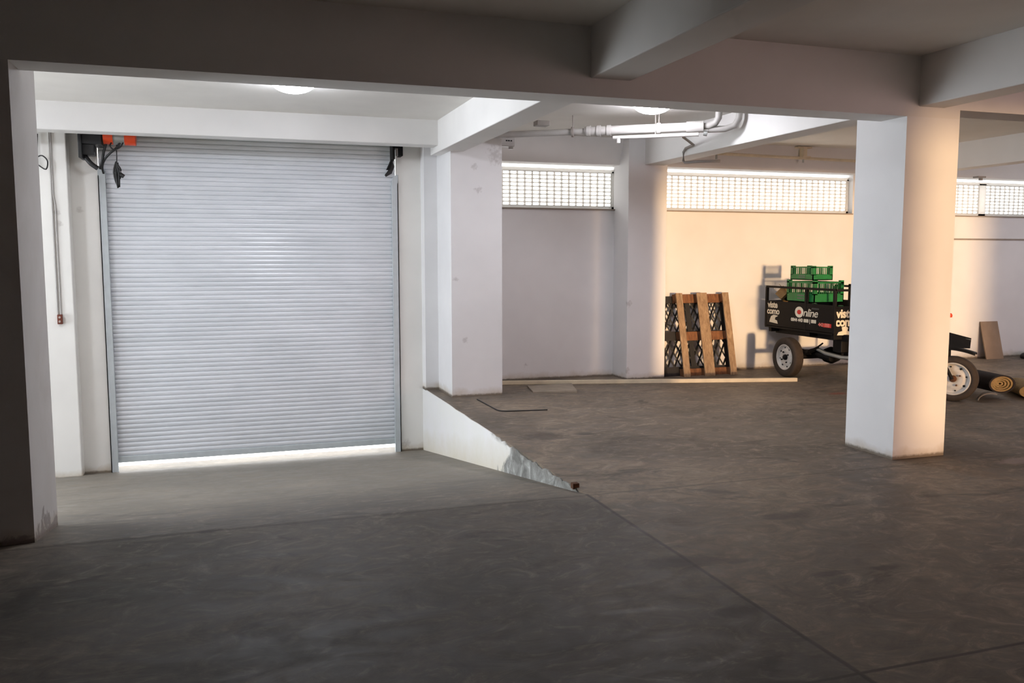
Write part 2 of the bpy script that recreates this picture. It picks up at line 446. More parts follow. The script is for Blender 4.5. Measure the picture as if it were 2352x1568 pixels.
# beams
def beam(x0, x1, y0, y1, z0, label):
    return struct(MB().box(x0, x1, y0, y1, z0, Zc+.02).build('ceiling_beam', M_beam, bevel=.008), label, 'beam')
m = MB().box(XL, Xc+wc, Yb, Yb+db, Zb, Zc+.02).box(Xc+wc, XR, Yb, Yb+db, 2.817, Zc+.02)
struct(m.build('ceiling_beam', M_beam), 'deep main beam running left to right across the hall', 'beam')
beam(Xn, Xn+wn, YB, Yb+.01, Zn, 'cross beam above the camera side, left one')
beam(Xr, Xr+wr, YB, Yb+.01, Zr, 'cross beam above the camera side, right one')
beam(2.38, 2.66, Yb+db-.01, Ym+.5, 2.858, 'bright cross beam above the ramp edge')
beam(Xr+.08, Xr+.37, Yb+db-.01, 10.6, 2.858, 'cross beam from the free column to the pilaster')
beam(9.68, 9.95, Yb+db-.01, 10.6, 2.86, 'cross beam at the far right behind the column')
beam(XL, 2.42, Yl, Yl+.25, Zl, 'beam in front of the roller shutter')
beam(XL, XR, YB-.01, YB+.3, 2.75, 'rear main beam')

# ------------------------------------------------------------------ windows
def window(i, x0, x1, mull, label):
    root = thing('window_%d' % i, label, 'window', ((x0+x1)/2, Yw+.1, zs)); root['kind'] = 'structure'
    y0, y1 = Yw+.10, Yw+.13
    zg = zt-.066
    f = MB()
    f.box(x0, x1, y0, y1+.02, zs, zs+.035); f.box(x0, x1, y0, y1+.02, zg, zg+.045)
    f.box(x0, x0+.03, y0, y1+.02, zs, zg+.02); f.box(x1-.03, x1, y0, y1+.02, zs, zg+.02)
    for a, b in mull: f.box(a, b, y0, y1+.02, zs, zg+.02)
    f.build('window_frame', M_block, root)
    spans = []; a = x0+.03
    for p, q in mull: spans.append((a, p)); a = q
    spans.append((a, x1-.03))
    for a, b in spans:
        g = MB()
        n = max(2, round((b-a)/.104)); px = (b-a)/n
        for k in range(n+1):
            xx = a + k*px
            g.box(max(a, xx-.012), min(b, xx+.012), y0+.008, y1, zs+.035, zg)
        pz = (zg-zs-.035)/9
        for k in range(10):
            zz = zs+.035 + k*pz
            g.box(a, b, y0+.002, y1-.006, max(zs+.035, zz-.009), min(zg, zz+.009))
        g.build('window_grille', M_block, root)
    MB().box(x0, x1+.0, Yw-.025, y0, zs-.018, zs).build('window_sill', M_sill, root)
    return root
window(1, 2.95, 5.115, [], 'short strip window with a white grille between column and pilaster')
window(2, 5.68, 9.02, [], 'long strip window with a white grille above the pallet and tricycle')
window(3, 10.25, 13.25, [(11.57, 11.71)], 'strip window with a white grille at the right edge, split by a mullion')

# ------------------------------------------------------------------ roller shutter
root = thing('door_1', 'wide closed roller shutter of pale grey slats, light showing under it', 'roller shutter', (.37, Yd+.04, ZD)); root['kind'] = 'structure'
P = .0525
m = MB()
z = -.70 + .07
prof = []
top = 3.06
while z < top:
    for a, dy in ((0, .058), (.03, .050), (.10, .046), (.30, .042), (.55, .040), (.78, .043), (.86, .050), (.89, .064), (.97, .066)):
        prof.append((Yd + dy, z + a*P))
    z += P
vs = []; fs = []
for yy, zz in prof: vs += [(DX0-.06, yy, zz), (DX1+.04, yy, zz)]
for i in range(len(prof)-1): fs.append((2*i, 2*i+1, 2*i+3, 2*i+2))
m.add(vs, fs)
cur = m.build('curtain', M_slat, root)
sd = cur.modifiers.new('thick', 'SOLIDIFY'); sd.thickness = .004; sd.offset = 1
MB().box(DX0-.02, DX1+.02, Yd+.03, Yd+.07, -.705, -.632).build('bottom_bar', M_guide, root, .006)
for s in (-1, 1):
    xa = DX0-.065 if s < 0 else DX1-.01
    g = MB()
    xo = xa if s < 0 else xa+.075
    xi = xa+.075 if s < 0 else xa
    # U channel with a curved flare at its top
    g.box(xa, xa+.075, Yd-.02, Yd+.025, ZD, 2.55)
    g.box(min(xo, xo+.01*-s), max(xo, xo+.01*-s), Yd-.02, Yd+.10, ZD, 2.55)
    pol = [(xo, 2.55)] + [(xi + (xo-xi)*(1-math.cos(a*PI/12)), 2.55 + .10*math.sin(a*PI/12)) for a in range(7)]
    g.prism(pol, 'y', Yd-.02, Yd+.025)
    g.build('guide_rail', M_guide, root)

# shutter motor at the upper left
mx, my, mz = -1.30, 10.36, 2.90
root = thing('shutter_motor', 'orange and silver shutter motor with black box under the lintel, hanging cables', 'motor', (mx, my, mz))
RX = Matrix.Rotation(PI/2, 4, 'Y')
def cylx(mb, x0, x1, yc, zc, r, n=24):
    return mb.tube([(x0,yc,zc),(x1,yc,zc)], r, n)
cylx(MB(), -1.195, -1.10, 10.36, 2.945, .085).build('gear_housing', M_orange, root, .006)
cylx(MB(), -1.105, -.985, 10.36, 2.935, .072).build('motor_body', M_alu, root, .004)
cylx(MB(), -.985, -.875, 10.36, 2.94, .085).build('motor_cap', M_orange, root, .01)
m = MB().box(-1.425, -1.21, 10.28, 10.62, 2.85, 3.05); m.box(-1.435, -1.40, 10.25, 10.55, 2.70, 3.05); m.box(-1.43, -1.29, 10.32, 10.50, 2.74, 2.88)
m.build('control_box', M_blackm, root, .006)
m = MB().tube([(-1.41,10.40,2.76),(-1.37,10.40,2.70),(-1.33,10.40,2.65),(-1.27,10.40,2.605)], .026, 10, True, 4)
m.build('brake_lever', M_blackm, root)
m = MB()
m.tube([(-1.03,10.33,2.88),(-1.07,10.32,2.82),(-1.14,10.34,2.76),(-1.20,10.40,2.70),(-1.235,10.48,2.63),(-1.235,10.56,2.57)], .012, 8, True, 4)
m.tube([(-1.10,10.33,2.90),(-1.13,10.30,2.84),(-1.09,10.30,2.80),(-1.03,10.31,2.83),(-1.0,10.32,2.88)], .008, 8, True, 4)
m.tube([(-1.17,10.36,2.88),(-1.20,10.36,2.78),(-1.225,10.40,2.68),(-1.25,10.42,2.60)], .014, 8)
m.build('motor_cable', M_cable, root)
m = MB()
m.tube([(-1.07,10.36,2.86),(-1.075,10.36,2.70),(-1.075,10.36,2.66)], .006, 6)
for dx, dz, hh in ((-.02, 0, .22), (.015, -.01, .25), (.03, -.02, .16), (-.005, -.03, .26)):
    m.tube([(-1.08,10.36,2.68+dz),(-1.08+dx*1.4,10.35,2.66-hh*.45),(-1.07+dx*.6,10.36,2.66-hh),(-1.065+dx*.2,10.37,2.66-hh*.6),(-1.07,10.37,2.67)], .011, 6, True, 3)
m.tube([(-1.045,10.35,2.545),(-1.01,10.35,2.52)], .022, 8)
m.build('hand_chain', M_cable, root)
# right hand shaft bracket
root = thing('shaft_bracket', 'black shaft bracket with white axle stub at the top right of the shutter', 'bracket', (2.02, 10.45, 2.85))
m = MB().box(1.955,1.985,10.42,10.6,2.82,3.05).box(2.045,2.08,10.42,10.6,2.86,3.05).box(1.965,2.07,10.42,10.6,2.95,2.985)
m.prism([(1.955,2.82),(1.985,2.82),(1.93,2.70),(1.90,2.70)], 'y', 10.50, 10.58)
m.build('bracket_frame', M_black, root)
MB().tube([(2.015,10.47,2.86),(2.015,10.47,3.04)], .016, 12).build('axle_stub', M_pipe, root)
MB().prism([(1.93,2.76),(1.985,2.80),(2.0,2.74),(1.97,2.66),(1.90,2.62),(1.885,2.64),(1.93,2.70)], 'y', Yd-.045, Yd-.022).build('guide_funnel', M_blackm, root)

# switch, conduits and loose cable on the pilaster left of the shutter
root = thing('shutter_switch', 'small brown push button box on the pilaster left of the shutter', 'switch', (-1.715, 10.43, .98))
MB().box(-1.74,-1.69,10.39,10.43,.925,1.03).build('switch_box', M_redbox, root, .005)
for zz in (1.0, .955): MB().tube([(-1.715,10.392,zz),(-1.715,10.378,zz)], .012, 12).build('push_button', M_button, root)
tag(MB().tube([(-1.735,10.42,1.03),(-1.735,10.42,Zc)], .009, 8).tube([(-1.705,10.42,1.03),(-1.705,10.42,2.2),(-1.72,10.42,2.3),(-1.72,10.42,Zc)], .007, 8).build('cable_conduit', M_pipe), 'white surface conduit running up from the brown switch', 'conduit')
tag(MB().tube([(-1.60,10.60,2.55),(-1.60,10.60,Zc)], .014, 10).build('vent_pipe', M_pipe), 'thin bright pipe in the corner above the pilaster', 'pipe')
tag(MB().tube([(-1.84,10.41,2.95),(-1.85,10.40,2.75),(-1.855,10.38,2.64),(-1.84,10.36,2.70),(-1.79,10.34,2.715),(-1.745,10.34,2.66),(-1.765,10.34,2.575),(-1.85,10.38,2.63)], .007, 8, True, 6).build('loose_cable', M_cable), 'black cable loop hanging loose on the wall beside the left pier', 'cable')

# ------------------------------------------------------------------ ceiling lamps
def lamp():
    r = thing('ceiling_lamp', 'round glowing dome lamp on the ceiling in front of the shutter', 'ceiling lamp', (.63, 8.05, Zc), 'dome lamps on the ceiling')
    M = Matrix.Translation((.63, 8.05, Zc))
    MB().lathe([(.001,0),(.205,0),(.215,-.010),(.205,-.026),(.185,-.028)], M, 40).build('lamp_base', M_grille, r)
    d = MB().lathe([(.19*math.cos(a), -.026-.09*math.sin(a)) for a in [k*PI/2/10 for k in range(10)]] + [(.002,-.116)], M, 40).build('lamp_diffuser', M_lamp, r)
    return r
L1 = lamp()
L2 = dup(L1, (4.19, 8.06, Zc), 'round glowing dome lamp above the grey pipes in the middle bay')
M_lamp2 = emit('middle_lamp_diffuser', (.92, .92, 1, 1), LAMP*.9)      # own diffuser material for the middle bay lamp
for c in L2.children:
    if c.name.startswith('lamp_diffuser'):
        c.data = c.data.copy(); c.data.materials[0] = M_lamp2
dup(L1, (12.4, 8.10, Zc), 'unseen dome lamp added beyond the right edge to brighten the far wall')  # unseen lamp, added as fill for the shadowed right end of the wall
dup(L1, (-3.1, 8.40, Zc), 'round dome lamp in the bay left of the pier')

# ------------------------------------------------------------------ pipes below the ceiling of the middle bay
root = thing('ceiling_pipe', 'thick grey pipe with couplings under the ceiling between column and lamp', 'pipe', (4.1, 8.8, 3.05))
A, B = V((2.9, 9.62, 3.03)), V((4.78, 8.36, 3.035))
T = (B-A).normalized()
MB().tube([A, A+(B-A)*.52], .036, 14).tube([A+(B-A)*.5, B], .05, 16).build('pipe_run', M_pipe, root)
for q in (.52, .57, .62, .86, 1.0):
    p = A + (B-A)*q
    MB().tube([p-T*.022, p+T*.022], .06, 18).build('coupling', M_pipe, root)
for q, dz in ((.44, 0), (.86, 0)):
    p = A + (B-A)*q
    MB().tube([(p.x, p.y, p.z), (p.x, p.y, Zc)], .007, 8).tube([p-T*.012, p+T*.012], .058, 16).build('hanger', M_bracket, root)
p = B
MB().tube([p, p+T*.08, p+T*.16], .062, 16).build('reducer', M_pipe, root)
e = p + T*.16
MB().tube([e, e+T*.05+V((0,0,.004)), e+T*.11+V((0,-.02,.03)), e+T*.135+V((0,-.03,.08)), e+T*.14+V((0,-.03,Zc-e.z))], .036, 14).build('elbow', M_pipe, root)
MB().tube([e+V((.05,.0,-.03)), e+T*.17+V((.06,0,-.03)), e+T*.26+V((.06,-.01,.0)), e+T*.30+V((.06,-.02,.07)), e+T*.31+V((.06,-.02,Zc-e.z))], .034, 14).build('elbow', M_pipe, root)
MB().tube([e+V((.0,.0,-.07)), e+V((.03,-.02,-.075))], .03, 10).build('drain_plug', M_alu, root)
root = thing('drop_pipe', 'thin grey water pipe running below the thick pipe and down the beam side', 'pipe', (4.6, 9, 3))
p0, p1 = A+(B-A)*.62+V((.02,-.06,-.085)), B+T*.06+V((.02,-.06,-.085))
MB().tube([p0, p1], .020, 12).build('pipe_run', M_pipe, root)
MB().tube([(p0+p1)*.5, V(((p0.x+p1.x)/2, (p0.y+p1.y)/2, Zc))], .006, 6).build('hanger', M_bracket, root)
MB().tube([p0+T*.06, p0+T*.06+V((0,0,-.06))], .022, 10).build('valve', M_pipe, root)
xx = Xr+.05
MB().tube([(4.75,8.45,2.952),(xx-.04,9.05,2.95),(xx,9.30,2.94),(xx,9.35,2.90),(xx,9.35,2.80),(xx+.01,9.33,2.775),(xx+.10,9.15,2.775),(xx+.32,9.05,2.775)], .015, 10).build('pipe_drop', M_bracket, root)
root = thing('pipe_bracket', 'dark angled bracket pieces beside the bright cross beam', 'bracket', (2.95, 8.2, 3.0))
m = MB().prism([(2.72,3.10),(2.80,3.14),(2.86,3.05),(2.78,3.02)], 'y', 8.0, 8.05).prism([(2.90,3.12),(2.97,3.17),(2.97,3.06),(2.92,3.05)], 'y', 8.0, 8.05)
m.build('bracket_plate', M_bracket, root)
MB().box(3.10, 3.24, 8.5, 8.62, 3.0, 3.05).build('bracket_box', M_bracket, root, .005)
MB().tube([(2.67,8.9,2.97),(2.80,8.6,3.0),(2.92,8.3,3.04),(3.0,8.1,3.06)], .012, 8).build('bracket_cable', M_cable, root)

root = thing('junction_box', 'small off-white junction box on the right of the column by the ramp', 'junction box', (3.22, 10.16, 3.03))
MB().box(3.115,3.40,10.12,10.22,2.985,3.10).build('box_body', M_pipe, root, .008)
for k in range(3): MB().box(3.285+k*.03,3.305+k*.03,10.115,10.122,3.045,3.06).build('cable_gland', M_black, root)
MB().tube([(3.36,10.15,2.985),(3.36,10.15,2.955)], .03, 12).build('box_foot', M_pipe, root)
# pipe along the edge beam above the long window
root = thing('wall_pipe', 'thin cream pipe running along the edge beam above the long window', 'pipe', (7.4, 10.50, 3.05))
MB().tube([(5.66,10.51,3.065),(9.45,10.51,3.025)], .020, 12).build('pipe_run', M_cream, root)
MB().box(7.85,7.91,10.49,10.585,3.05,3.19).box(7.76,8.0,10.50,10.585,3.185,3.205).box(7.83,7.97,10.48,10.53,3.055,3.07).build('pipe_support', M_cream, root)
for xx in (6.45, 7.86): MB().tube([(xx,10.51,3.04),(xx,10.51,2.98)], .014, 10).build('sprinkler', M_alu, root)
tag(MB().box(10.85,11.0,10.3,10.4,2.835,2.86).box(10.93,10.97,10.33,10.37,2.80,2.84).build('beam_clip', M_bracket), 'tiny dark clip under the ceiling at the far right beam', 'clip')

# ------------------------------------------------------------------ things on the floor
# leaning pallet
th = math.asin(.285/1.18)
MP = Matrix.Translation((5.955, 10.395, 0.0)) @ Matrix.Rotation(-th, 4, 'X')   # local: x width, y depth (towards wall), z along length
root = thing('wooden_pallet', 'weathered wooden pallet leaning upright against the far wall', 'pallet', (6.375, 10.45, 0))
pw, pl = .84, 1.18
for a, b in ((0, .10), (.33, .49), (.74, .84)):
    MB().obox(MP, a, b, 0, .022, 0, pl).build('skid_board', M_wood, root, .003)
for zc in (0, .52, 1.055):
    for a, b in ((.0, .10), (.35, .49), (.74, .84)):
        MB().obox(MP, a+.005, b-.005, .022, .10, zc+.005, zc+.12).build('block', M_wood2, root, .003)
    MB().obox(MP, 0, pw, .10, .122, zc, zc+.125).build('stringer_board', M_wood2, root, .003)
# black lattice behind it
ML = MP @ Matrix.Translation((-.26, .128, 0.03))
root = thing('lattice_panel', 'black plastic lattice panel wedged between the pallet and the wall', 'lattice panel', (6.2, 10.6, 0))
lw, lh = 1.09, 1.13
m = MB().obox(ML,0,lw,0,.02,0,.13).obox(ML,0,lw,0,.02,lh-.10,lh).obox(ML,0,lw,0,.02,.50,.63)
for a in (0, .46, lw-.07): m.obox(ML, a, a+.07, 0, .02, 0, lh)
m.build('lattice_frame', M_lattice, root)
m = MB()
def lat(p, q):
    p = ML @ V((p[0], .01, p[1])); q = ML @ V((q[0], .01, q[1])); m.bar(p, q, .016, .020)
for (xa, xb) in ((.07, .46), (.53, 1.02)):
    for (za, zb) in ((.13, .50), (.63, 1.03)):
        sl = 2.0; st = .105
        for s in (1, -1):
            c = xa - (zb-za)/sl
            while c < xb + (zb-za)/sl:
                # line x = c + s*(z-za)/sl
                pts = []
                z0, z1 = za, zb
                f = lambda z: c + s*(z-za)/sl
                g = lambda x: za + s*(x-c)*sl
                lo, hi = sorted((g(xa), g(xb)))
                z0, z1 = max(z0, lo), min(z1, hi)
                if z1 - z0 > .01: lat((f(z0), z0), (f(z1), z1))
                c += st
m.build('lattice_mesh', M_lattice, root)

# long batten on the floor
b = MB().bar((3.30, 10.55, .026), (7.16, 9.56, .026), .05, .05).build('floor_batten', M_cream, None, .004)
tag(b, 'long cream square batten lying on the floor in front of the pallet', 'batten')
# access cover
b = MB().add([(3.60,10.22,.0),(4.18,10.16,.0),(4.03,9.60,.0),(3.52,9.78,.0),(3.60,10.22,.022),(4.18,10.16,.035),(4.03,9.60,.03),(3.52,9.78,.018)],
             [(0,3,2,1),(4,5,6,7),(0,1,5,4),(1,2,6,5),(2,3,7,6),(3,0,4,7)]).build('access_cover', M_plate, None, .003)
tag(b, 'flat buff slab lying on the floor under the batten, right of the ramp column', 'cover slab')
# wire on the floor by the column
b = MB().tube([(2.73,9.50,.006),(2.735,9.1,.006),(2.74,8.78,.006),(2.76,8.70,.006),(2.82,8.66,.006),(3.0,8.63,.006),(3.26,8.60,.006)], .007, 6, True, 4).build('floor_wire', M_cable)
tag(b, 'thin dark wire lying on the floor in front of the ramp column', 'wire')
b = MB().box(2.322,2.372,5.60,5.65,-.012,.030).build('steel_stop', M_rust, None, .004)
tag(b, 'small dark rusty steel block at the low tip of the ramp edge', 'steel block')
# board leaning at the right
tb = math.asin((10.82-10.66)/.62)
MBd = Matrix.Translation((11.60, 10.665, 0)) @ Matrix.Rotation(-tb, 4, 'X')
tag(MB().obox(MBd, 0, .36, 0, .02, 0, .62).build('leaning_board', M_board, None, .003), 'small brown board leaning on the far wall at the right', 'board')
m = MB()
m.lathe([(.001,.14),(.10,.135),(.17,.10),(.20,.05),(.19,.0)], Matrix.Translation((12.43,10.55,0)) @ Matrix.Diagonal((1.0,.8,.75,1)), 20)
tag(m.build('black_bag', M_blackm), 'low black bundle on the floor at the right edge by the far wall', 'bag')

# rolled rugs by the front wheel
def spiral_roll(name, label, cat, ctr, ax, rx, rz, L, layers, outer, inner):
    """flattened roll lying on the floor, axis direction ax (unit, horizontal), visible end at ctr"""
    root = thing(name, label, cat, (ctr[0], ctr[1], 0))
    ax = V(ax).normalized(); side = V((-ax.y, ax.x, 0))
    def ring(f, n=36): return [(math.cos(2*PI*k/n)*rx*f, rz + math.sin(2*PI*k/n)*rz*f) for k in range(n)]
    def shell(f0, f1, mat, nm, inset=0, tail=None):
        n = 36; a = ring(f0, n); b = ring(f1, n)
        vs = []
        for t in (inset, L):
            for r in (a, b):
                for (u, w) in r:
                    p = V((ctr[0], ctr[1], 0)) + ax*t + side*u; vs.append((p.x, p.y, w + ctr[2]))
        fs = []
        for k in range(n):
            k2 = (k+1) % n
            fs += [(k, k2, n+k2, n+k), (2*n+k, 2*n+k2, k2, k), (n+k, n+k2, 3*n+k2, 3*n+k), (2*n+k, 3*n+k, 3*n+k2, 2*n+k2)]
        o = MB().add(vs, fs, True).build(nm, mat, root)
        e = o.modifiers.new('split', 'EDGE_SPLIT'); e.split_angle = .7
        return o
    shell(1.0, .86, outer, 'rug_backing')
    f = .85
    for i in range(layers):
        shell(f, f-.16, inner, 'rug_pile', .01 + .01*i); f -= .20
    return root
spiral_roll('rolled_rug', 'dark flattened rug roll with tan core lying beside the tricycle front wheel', 'rug', (8.52, 7.60, .07), (.22,.97,0), .165, .105, .75, 4, M_rug, M_rugin)
spiral_roll('rolled_rug', 'tan rug roll with a dark hollow end at the right edge', 'rug', (8.88, 7.47, .0), (.5,.86,0), .17, .085, .6, 3, M_rugin, M_rugin)
# curled grey offcut in front of the dark roll
m = MB(); vs = []; fs = []
n = 14
for k in range(n+1):
    a = PI*(.02 + .62*k/n)
    for t in (0, .30):
        p = V((8.20,7.52,0)) + V((.80,-.6,0))*(-math.cos(a)*.14+.05) + V((-.6,-.8,0))*(-.1+t*.4)
        vs.append((p.x, p.y, .004 + math.sin(a)*.10))
for k in range(n): fs.append((2*k, 2*k+1, 2*k+3, 2*k+2))
o = m.add(vs, fs, True).build('rubber_offcut', M_grey)
q = o.modifiers.new('thick', 'SOLIDIFY'); q.thickness = .012
tag(o, 'curled grey offcut lying in front of the dark rug roll', 'offcut')

# ------------------------------------------------------------------ cargo tricycle
BX0, BX1, BY0, BY1 = 7.44, 8.66, 9.21, 10.71
zf, zb, zr = .655, 1.018, 1.235
root = thing('cargo_tricycle', 'black cargo tricycle with lettered bed parked behind the free column', 'cargo tricycle', (8.0, 9.2, 0))
def text(s, size, mat, name, parent, loc, rot, bold=.0, shear=0, depth=.002, spacing=1.0, align='LEFT', squeeze=1.0):
    cu = bpy.data.curves.new(name, 'FONT'); cu.body = s; cu.size = size; cu.offset = bold; cu.shear = shear
    cu.extrude = depth; cu.space_character = spacing; cu.align_x = align; cu.resolution_u = 4
    tmp = bpy.data.objects.new('tmp', cu); C.objects.link(tmp)
    bpy.context.view_layer.update()
    me = bpy.data.meshes.new_from_object(tmp.evaluated_get(bpy.context.evaluated_depsgraph_get()))
    bpy.data.objects.remove(tmp)
    L = V((0,0,0)); q = parent
    while q is not None: L = L + q.location; q = q.parent
    M = Matrix.Translation(V(loc)-L) @ Euler(rot).to_matrix().to_4x4() @ Matrix.Diagonal((squeeze,1,1,1))
    me.transform(M); me.materials.clear(); me.materials.append(mat); me.name = name
    o = bpy.data.objects.new(name, me); C.objects.link(o); o.parent = parent
    return o
sideL = MB().box(BX0, BX0+.02, BY0, BY1, zf, zb).build('side_panel', M_black, root, .003)
MB().box(BX1-.02, BX1, BY0, BY1, zf, zb).build('side_panel', M_black, root, .003)
front = MB().box(BX0, BX1, BY0-.001, BY0+.02, zf-.03, zb-.01).build('front_panel', M_black, root, .003)
MB().box(BX0, BX1, BY1-.02, BY1, zf, zb).build('rear_panel', M_black, root, .003)
MB().box(BX0, BX1, BY0, BY1, zf-.02, zf+.01).build('bed_floor', M_black, root)
for xx in (BX0+.015, BX1-.015):
    MB().box(xx-.014, xx+.014, BY0, BY1, zr-.03, zr).build('top_rail', M_black, root, .003)
    for yy in (BY0+.015, 9.80, BY1-.015):
        MB().box(xx-.018, xx+.018, yy-.02, yy+.02, zf, zr-.02).build('rail_post', M_black, root, .003)
MB().box(BX0, BX1, BY0, BY0+.03, zr-.035, zr-.005).build('front_rail', M_black, root, .003)
MB().box(7.70, BX1, BY0+.04, BY0+.07, zr+.03, zr+.06).box(7.70, 7.73, BY0+.04, BY0+.07, zf, zr+.06).build('headboard_frame', M_black, root, .003)
# chassis, axle, springs
m = MB()
for xx in (7.62, 8.46): m.box(xx-.03, xx+.03, BY0-.1, BY1-.05, .55, .64)
for yy in (BY0+.05, 9.75, BY1-.1): m.box(BX0+.02, BX1-.02, yy-.03, yy+.03, .575, .645)
m.box(8.0,8.10,7.95,9.4,.48,.57)
m.build('chassis', M_black, root, .004)
WY, WR = 10.0, .272
m = MB().tube([(7.40,WY,WR),(8.70,WY,WR)], .035, 14).lathe([(.001,-.12),(.09,-.10),(.12,0),(.09,.10),(.001,.12)], Matrix.Translation((8.05,WY,WR)) @ RX, 20)
m.build('rear_axle', M_black, root)
for xx in (7.60, 8.48):
    m = MB()
    for k in range(4):
        hw = .38 - .08*k
        pts = [(xx, WY + hw*(2*i/8-1), .36 - .02*k + .13*((2*i/8-1)*hw/.38)**2) for i in range(9)]
        m.tube(pts, .011, 6)
    m.build('leaf_spring', M_black, root)
m = MB().box(7.80,8.20,9.05,9.45,.28,.55).tube([(7.66,9.5,.30),(7.66,9.95,.33)], .05, 12).box(7.60,7.95,9.25,9.42,.40,.56)
m.build('gearbox', M_black, root, .01)
MB().tube([(7.7,9.1,.34),(7.66,9.3,.33),(7.60,9.55,.36),(7.62,9.75,.40)], .026, 10).build('exhaust', M_alu, root)
# wheels
def wheel(cx, cy, r, w, ang, rimr):
    """axis horizontal; ang = heading of the outward normal"""
    nrm = V((math.cos(ang), math.sin(ang), 0)); t = V((-nrm.y, nrm.x, 0)); u = V((0,0,1))
    M = Matrix(((t.x,u.x,nrm.x,cx),(t.y,u.y,nrm.y,cy),(t.z,u.z,nrm.z,r),(0,0,0,1)))
    h = w/2
    prof = [(rimr, -h*.75),(rimr+.02,-h*.98),(r-.045,-h),(r-.012,-h*.86),(r,-h*.6),(r-.004,-h*.3),(r,-h*.05),(r,h*.05),(r-.004,h*.3),(r,h*.6),(r-.012,h*.86),(r-.045,h),(rimr+.02,h*.98),(rimr,h*.75)]
    ty = MB().lathe(prof, M, 48).build('wheel', M_rubber, root)
    rp = [(rimr+.006,-h*.6),(rimr+.006,h*.80),(rimr,h*.86),(rimr-.012,h*.80),(rimr-.02,h*.35),(rimr-.035,h*.25),(rimr*.62,h*.55),(rimr*.52,h*.62),(rimr*.34,h*.45),(.001,h*.45)]
    MB().lathe(rp, M, 40).build('rim', M_rim, ty)
    m = MB()
    m.lathe([(.040,h*.44),(.038,h*.75),(.026,h*.95),(.001,h*.97)], M, 16)
    for k in range(4):
        g = 2*PI*k/4 + .5
        c = M @ V((math.cos(g)*rimr*.45, math.sin(g)*rimr*.45, h*.5))
        m.tube([c, c+nrm*.022], .011, 6)
    m.build('hub', M_rust if cy < 8.5 else M_black, ty)
    for k in range(8):
        m = MB()
        g = 2*PI*k/8 + .2
        c = M @ V((math.cos(g)*rimr*.76, math.sin(g)*rimr*.76, h*.30)); d = M @ V((math.cos(g)*rimr*.76, math.sin(g)*rimr*.76, h*.455))
        m.tube([c, d], .013 if k % 2 else .009, 8)
        m.build('vent_hole', M_black, ty)
    return ty
wheel(7.33, WY, WR, .145, PI, .172)
wheel(8.77, WY, WR, .145, 0, .172)
FA = math.atan2(-.60, -.80)
FC = V((7.895, 7.70, 0)); fn = V((math.cos(FA), math.sin(FA), 0)); ft = V((-fn.y, fn.x, 0))   # ft points forward right
if ft.x < 0: ft = -ft
wheel(FC.x, FC.y, .258, .13, FA, .182)
m = MB()
for s in (-1, 1):
    o = fn*(.095*s)
    m.tube([FC+o+V((0,0,.258)), FC+o-ft*.15+V((0,0,.55)), FC+o*.9-ft*.28+V((0,0,.98))], .02, 10)
m.bar(FC-fn*.11-ft*.17+V((0,0,.62)), FC+fn*.11-ft*.17+V((0,0,.62)), .05, .03)
m.build('front_fork', M_black, root)
hb = FC - ft*.30 + V((0,0,1.0))
MB().tube([hb-fn*.30-ft*.2, hb-fn*.18-ft*.06, hb, hb+fn*.18-ft*.06, hb+fn*.30-ft*.2], .014, 10).build('handlebar', M_black, root)
MB().tube([hb+ft*.06+V((0,0,-.1)), hb+ft*.14+V((0,0,-.1))], .075, 20).build('headlight', M_alu, root, .01)
MB().lathe([(.001,0),(.028,.004),(.032,.03),(.02,.05),(.001,.055)], Matrix.Translation((8.07,7.97,.935)), 14).build('indicator_lamp', M_orange, root)
MB().box(7.85,8.25,8.35,8.75,.72,.80).box(7.9,8.2,8.4,8.7,.56,.72).build('saddle', M_blackm, root, .03)
# mudguard: arc over the front wheel, plus the board on it
vs = []; fs = []
for k in range(15):
    s = -.30 + .52*k/14
    p = FC + ft*s + V((0,0,.615 - .55*s*s - .10*s))
    for o in (-.085, -.07, .07, .085):
        q = p + fn*o; vs.append((q.x, q.y, p.z - (.02 if abs(o) > .08 else 0)))
for k in range(14):
    for j in range(3): fs.append((4*k+j, 4*k+j+1, 4*k+5+j, 4*k+4+j))
g = MB().add(vs, fs, True).build('mudguard', M_black, root); q = g.modifiers.new('thick', 'SOLIDIFY'); q.thickness = .012
a, b = FC+ft*-.10+V((0,0,.80)), FC+ft*.17+V((0,0,.735))
plate = MB()
o = fn*.075
plate.add([a+o, b+o, b+o+V((-.01,0,-.115)), a+o+V((0,0,-.19)), a+o*.8, b+o*.8, b+o*.8+V((-.01,0,-.115)), a+o*.8+V((0,0,-.19))], [(0,1,2,3),(7,6,5,4),(0,4,5,1),(1,5,6,2),(2,6,7,3),(3,7,4,0)])
plate = plate.build('number_board', M_black, root)
for s, w, h0, h1 in ((.06,.02,.30,.85),(.14,.015,.25,.8),(.22,.03,.35,.9),(.52,.04,.2,.75),(.80,.05,.15,.55),(.66,.02,.3,.7)):
    p = a + (b-a)*s + fn*.0765
    hh = .19 - .075*s
    MB().add([p+V((0,0,-hh*h0)), p+ft*w+V((0,0,-hh*h0-.006)), p+ft*w+V((0,0,-hh*h1)), p+V((0,0,-hh*h1))], [(0,1,2,3)]).build('worn_mark', M_dim, plate)
